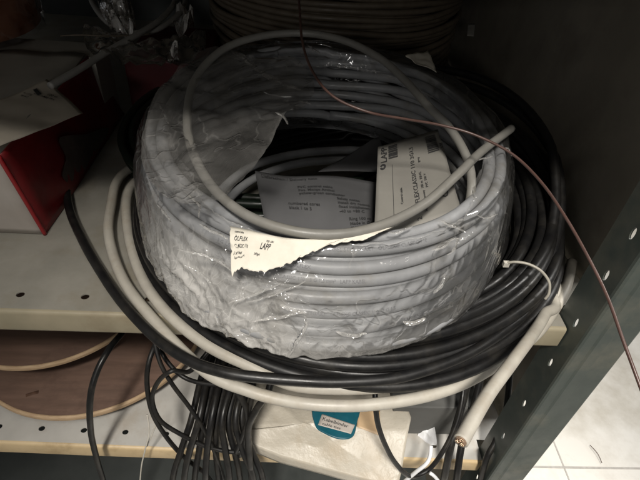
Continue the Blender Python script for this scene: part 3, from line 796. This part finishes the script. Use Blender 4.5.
# second red box behind
t_ = boxobj('red_carton', (-.262, -.14, .735, .90, .001, .085), mat('shaded_red_card', (.075, .005, .007), (.06, .004, .006), 30, .5, .1), bev=.003)  # darker than the front box's red, its shade is put into the colour
tag(t_, 'dark red carton behind the green coil, in deep shade', 'box')

# ------------------------------------------------------------------ lower shelf
def disc(name, label, cx, cy, R, zt, th_, group, slots=True):
    t_ = thing(name, label, 'cable drum', (cx, cy, zt - .09), group)
    def cyl(nm, r_, z0, z1, m_, parent, bev=.0006):
        bm = bmesh.new(); bmesh.ops.create_cone(bm, cap_ends=True, segments=128, radius1=r_, radius2=r_, depth=z1 - z0)
        for v in bm.verts: v.co += V(cx, cy, (z0 + z1) / 2)
        return link(nm, mesh_of(bm, nm), m_, parent, smooth=False)
    f = fix(cyl('flange', R, zt - th_, zt, M_ply, t_))
    # edge band, slightly proud
    bm = bmesh.new(); n = 128; rr = [(R + .0004, zt - th_ + .0005), (R + .0008, zt - th_ * .5), (R + .0004, zt + .0003), (R - .0025, zt + .0006), (R - .003, zt + .0001)]
    g = [[bm.verts.new(V(cx + p[0] * math.cos(2 * PI * i / n), cy + p[0] * math.sin(2 * PI * i / n), p[1])) for p in rr] for i in range(n)]
    for i in range(n):
        for k in range(4): bm.faces.new((g[i][k], g[(i + 1) % n][k], g[(i + 1) % n][k + 1], g[i][k + 1]))
    e = link('flange_edge', mesh_of(bm, 'fe'), M_plyedge, None); e.parent = f
    return t_, cyl
def circ3(a, b, c):
    ax, ay, bx_, by, cx, cy = a.x, a.y, b.x, b.y, c.x, c.y
    d = 2 * (ax * (by - cy) + bx_ * (cy - ay) + cx * (ay - by))
    ux = ((ax * ax + ay * ay) * (by - cy) + (bx_ ** 2 + by * by) * (cy - ay) + (cx * cx + cy * cy) * (ay - by)) / d
    uy = ((ax * ax + ay * ay) * (cx - bx_) + (bx_ ** 2 + by * by) * (ax - cx) + (cx * cx + cy * cy) * (bx_ - ax)) / d
    return ux, uy, math.hypot(ax - ux, ay - uy)
zB = -.236
ux, uy, ur = circ3(at(0, 403, zB), at(80, 416, zB), at(172, 374, zB))
tB, cyl = disc('wooden_cable_drum', 'wide brown plywood drum disc lying flat on the lower shelf', ux, uy, ur, zB, .008, 'plywood drums')
fix(cyl('hub', .05, lowz(ux) + .001, zB - .008, M_plyedge, tB))
# carrying slot in the lower disc
pz = at(31, 394, zB + .0006)
bm = bmesh.new(); sweep(bm, [pz + V(-.006, -.002, -.001), pz + V(.008, .004, -.001)], .003, 10, flat=.3)
o = link('nail_hole', mesh_of(bm, 'nh'), M_tie_rust, None); o.parent = tB; fix(o)
zA = -.190
ax_, ay_, ar_ = circ3(at(0, 367, zA), at(62, 361, zA), at(115, 336, zA))
tA, cyl = disc('wooden_cable_drum', 'smaller brown plywood drum disc resting above the wide one', ax_, ay_, ar_, zA, .007, 'plywood drums')
fix(cyl('hub', .045, zB + .0012, zA - .007, M_plyedge, tA))

# hanging black bundle
hb = thing('hanging_black_cable', 'bundle of black cable strands hanging over the lower shelf edge', 'cable coil', (-.08, .4, -.28))
NB = 9
for s_ in range(NB):
    xa, xb = 196 + s_ * 6.2, 152 + s_ * 11.5
    jit = lambda k: random.uniform(-.45, .45) * k
    rr_ = .0040
    lay_ = s_ % 2
    pts = [aty(xa + 24 + jit(1), 300, .46), aty(xa + 20 + jit(1), 330, .43), aty(xa + 12 + jit(1), 352, .38 - .006 * lay_), aty(xa + 4 + jit(1.5), 384, .335 - .008 * lay_), aty(xa - 4 + jit(2), 420, .296 - .008 * lay_), aty((xa - 10 + xb + 24) / 2 + jit(2.5), 452, .280 - .006 * lay_), aty(xb + 20 + jit(3), 482, .270 - .006 * lay_), aty(xb + 20 + jit(3), 530, .262)]
    fix(tube('strand', pts, rr_, M_blackthin, hb, per=8, sides=10))
# loose loops
def loop(pts, r, label, cat='cable', name='black_cable_loop', m=None, group=None):
    o = tube(name, [aty(*p) for p in pts], r, m or M_blackthin, per=10, sides=10, wob=.0005); tag(o, label, cat, group or ('black cables hanging over the lower shelf' if name == 'black_cable_loop' else 'fine wires on the lower shelf')); return o
loop([(140, 300, .42), (124, 330, .38), (110, 348, .34), (97, 372, .315), (90, 400, .298), (91, 432, .292), (97, 460, .288), (104, 485, .284), (112, 530, .28)], .0036, 'dark grey cable hanging in front of the plywood discs')
loop([(168, 325, .36), (157, 342, .33), (149, 362, .31), (147, 385, .30), (152, 412, .292), (166, 436, .288), (185, 458, .284), (207, 476, .280), (222, 500, .278)], .0028, 'long black cable curving down and left of the hanging bundle')
loop([(208, 352, .33), (190, 371, .31), (172, 371, .30), (158, 382, .298), (152, 400, .294), (160, 420, .288), (180, 434, .282), (205, 446, .278), (232, 452, .276), (248, 448, .28), (249, 430, .29)], .0026, 'thin black loop bending round across the hanging bundle')
loop([(153, 335, .33), (160, 362, .312), (172, 384, .30), (190, 408, .29), (205, 432, .282), (216, 456, .276), (226, 486, .272)], .0024, 'thin black cable running diagonally over the hanging bundle')
loop([(156, 340, .35), (168, 362, .33), (186, 378, .318), (212, 384, .31), (238, 382, .31)], .0026, 'short black cable sagging behind the hanging bundle')
loop([(226, 370, .30), (238, 392, .286), (247, 412, .28), (246, 436, .278), (240, 455, .28)], .0036, 'thick black cable crossing left over the cream package')
loop([(272, 372, .30), (268, 392, .285), (256, 410, .276), (248, 430, .272), (250, 462, .268), (254, 500, .266)], .0038, 'thick black cable bending down across the cream package edge')
loop([(254, 378, .30), (252, 400, .284), (245, 430, .278), (236, 452, .276)], .0030, 'black cable between the two thick ones on the package')
loop([(376, 378, .292), (375, 400, .270), (378, 424, .262), (386, 446, .258), (396, 464, .258), (410, 476, .262), (428, 470, .27), (444, 450, .28), (456, 424, .30), (462, 400, .32), (464, 380, .34)], .0029, 'black cable loop hanging over the right end of the package')
loop([(470, 375, .36), (462, 405, .34), (452, 440, .30), (446, 470, .285), (440, 500, .28)], .0050, 'thick black cable left of the cut cream end')
loop([(482, 372, .37), (474, 405, .345), (463, 440, .31), (458, 470, .288), (454, 500, .28)], .0048, 'thick black cable directly behind the cut cream end')
loop([(510, 372, .37), (506, 410, .34), (496, 440, .315), (486, 460, .30), (478, 490, .29)], .0042, 'black cable beside the slotted post')
loop([(147, 415, .306), (149, 432, .298), (145, 450, .292), (141, 470, .290), (139, 495, .288)], .0009, 'hair-thin grey wire hanging over the lower shelf lip', 'wire', 'thin_grey_wire', M_tie)
loop([(156, 424, .302), (152, 434, .300), (147, 446, .296)], .0009, 'short hair-thin wire touching the longer one', 'wire', 'thin_grey_wire', M_tie)
loop([(404, 482, .262), (416, 472, .262), (426, 464, .264), (430, 456, .272), (431, 446, .282)], .0024, 'white wire end at the bottom of the black loop', 'wire', 'white_wire', M_whiteplastic)
loop([(430, 473, .262), (436, 478, .26), (446, 492, .258)], .0022, 'short white wire stub beside the black loop', 'wire', 'white_wire', M_whiteplastic)
t_ = poly_sheet('plastic_cone', [aty(430, 446, .33), aty(437, 442, .33), aty(430, 412, .36), aty(424, 412, .36), aty(415, 455, .33)], M_whiteplastic, None, amp=.003, freq=40)
tag(t_, 'pale plastic scrap behind the white wire on the lower shelf', 'scrap')

# cream package
pk = thing('cream_package', 'cream paper package with a teal label lying over the lower shelf edge', 'package', (.05, .35, -.25))
top = [(206, 384), (209, 405), (217, 425), (219, 434), (227, 438), (234, 431), (243, 440), (280, 455), (325, 467), (364, 478), (398, 486), (402, 468), (408, 432), (411, 418), (405, 400), (398, 372), (330, 362), (250, 362)]
zt_ = -.226
tp3 = [at(x, y, zt_ - .03 * max(0, (y - 430)) / 50) for x, y in top]
# build as closed slab with crowned wrinkled top
def slab(name, outline, thick, m, parent, amp, freq, crown, per=6):
    P = catmull(outline, per, True) if per else [Vector(outline[i]).lerp(Vector(outline[(i + 1) % len(outline)]), k / 5) for i in range(len(outline)) for k in range(5)]
    n = len(P); c = sum(P, V(0, 0, 0)) / n; R_ = 40
    bm = bmesh.new(); rows = []
    for k in range(1, R_ + 1):
        t = k / R_; row = []
        for p in P:
            q_ = c.lerp(p, t); q_ = q_ + V(0, 0, crown * (1 - t ** 4) + (ridged(q_ * freq) - .5) * amp + noise.noise(q_ * freq * .5) * amp)
            row.append(bm.verts.new(q_))
        rows.append(row)
    for k in range(1, 5):
        row = [bm.verts.new(P[i] + (P[i] - c).normalized() * .001 * math.sin(k / 4 * PI) - V(0, 0, thick * k / 4)) for i in range(n)]; rows.append(row)
    cv = bm.verts.new(c + V(0, 0, crown))
    for i in range(n):
        j = (i + 1) % n
        bm.faces.new((cv, rows[0][i], rows[0][j]))
        for k in range(len(rows) - 1): bm.faces.new((rows[k][i], rows[k + 1][i], rows[k + 1][j], rows[k][j]))
    bm.faces.new(rows[-1])
    return link(name, mesh_of(bm, name), m, parent)
fix(slab('paper_wrap', tp3, .022, M_bagpaper, pk, .0030, 17, .0012, per=0))
def pquad(pts, dz): return [at(x, y, zt_ + dz) for x, y in pts]
# teal label: round-bottomed, with white band
lblp = [(316, 404), (357, 404), (356, 424), (352, 436), (340, 438), (326, 433), (316, 425)]
tl = fix(slab('label', pquad(lblp, .0090), .0030, M_teal, pk, .0003, 20, .0004, per=5))
fix(sheet('label_band', pquad([(318, 425), (351, 434), (355, 425), (322, 414)], .0100), M_white, pk, n=8, amp=.0001, thick=.0002))
bm = bmesh.new(); bq = pquad([(318, 425), (351, 434), (355, 425), (322, 414)], .0104); fn = quadmap(bq, 1, 1, .0003)
vs, fs = glyphs('Kabelbinder', 1); add_mapped(bm, [V(v.x * .16 + .06, v.y * .42 + .5, 0) for v in vs], fs, fn)
vs, fs = glyphs('cable ties', 1); add_mapped(bm, [V(v.x * .15 + .1, v.y * .34 + .12, 0) for v in vs], fs, fn)
o = link('label_print', mesh_of(bm, 'bp'), M_ink, None, smooth=False); o.parent = pk; fix(o)
fix(sheet('tape_strip', pquad([(357, 427), (380, 436), (380, 410), (358, 408)], .0072), M_tan, pk, n=8, amp=.0003, thick=.0003))
# dark block added for the shadow on the right of the lower shelf
t_ = boxobj('shadow_block', (.150, .272, .345, .56, lowz(.25) + .006, -.215), mat('shadow_grey', (.10, .10, .095), (.085, .085, .08), 20, .6, .1), bev=.002)
tag(t_, 'dark grey block put in for the shadow at the right of the lower shelf', 'box')

# ------------------------------------------------------------------ light
w = bpy.data.worlds.new('World'); sc.world = w; w.use_nodes = True
bg = w.node_tree.nodes['Background']; bg.inputs[0].default_value = (.95, .97, 1, 1); bg.inputs[1].default_value = .11
def area(name, loc, target, sx_, sy_, power, col):
    ld = bpy.data.lights.new(name, 'AREA'); ld.shape = 'RECTANGLE'; ld.size = sx_; ld.size_y = sy_; ld.energy = power; ld.color = col
    o = bpy.data.objects.new(name, ld); C.objects.link(o); o.location = loc
    o.rotation_euler = (Vector(target) - Vector(loc)).to_track_quat('-Z', 'Y').to_euler(); return o
area('ceiling_lamp', (.35, -.55, 2.1), (.1, .30, -.1), 1.2, .30, 9, (1, .95, .875))
sl_ = bpy.data.lights.new('key_spot', 'SPOT'); sl_.energy = 750; sl_.spot_size = math.radians(24); sl_.spot_blend = 1; sl_.shadow_soft_size = .24; sl_.color = (1, .95, .875)  # key light, its soft cone shaped to fade over the upper part
so = bpy.data.objects.new('key_spot', sl_); C.objects.link(so); so.location = (-.15, -1.6, 2.85)
so.rotation_euler = (Vector((.24, .17, -.34)) - so.location).to_track_quat('-Z', 'Y').to_euler()
area('front_fill', (-.9, -2.6, 1.7), (.1, .5, .0), 1.2, .3, 2, (1, .94, .86))  # unseen weak fill added to brighten the post and side panel
area('glint_fill', (-.5, -3.0, 1.05), (.1, .5, .1), .40, .28, 8, (1, .97, .93))  # unseen low lamp added for glints on the film and some fill
area('room_light', (2.2, 1.0, 1.9), (1.0, .9, -.9), 1.2, .6, 60, (1, .97, .92))

sc.view_settings.view_transform = 'Standard'; sc.view_settings.look = 'None'; sc.view_settings.exposure = 0; sc.view_settings.gamma = 1
sc.cycles.use_denoising = True
sc.cycles.transparent_max_bounces = 16; sc.cycles.max_bounces = 8
sc.cycles.sample_clamp_indirect = 4
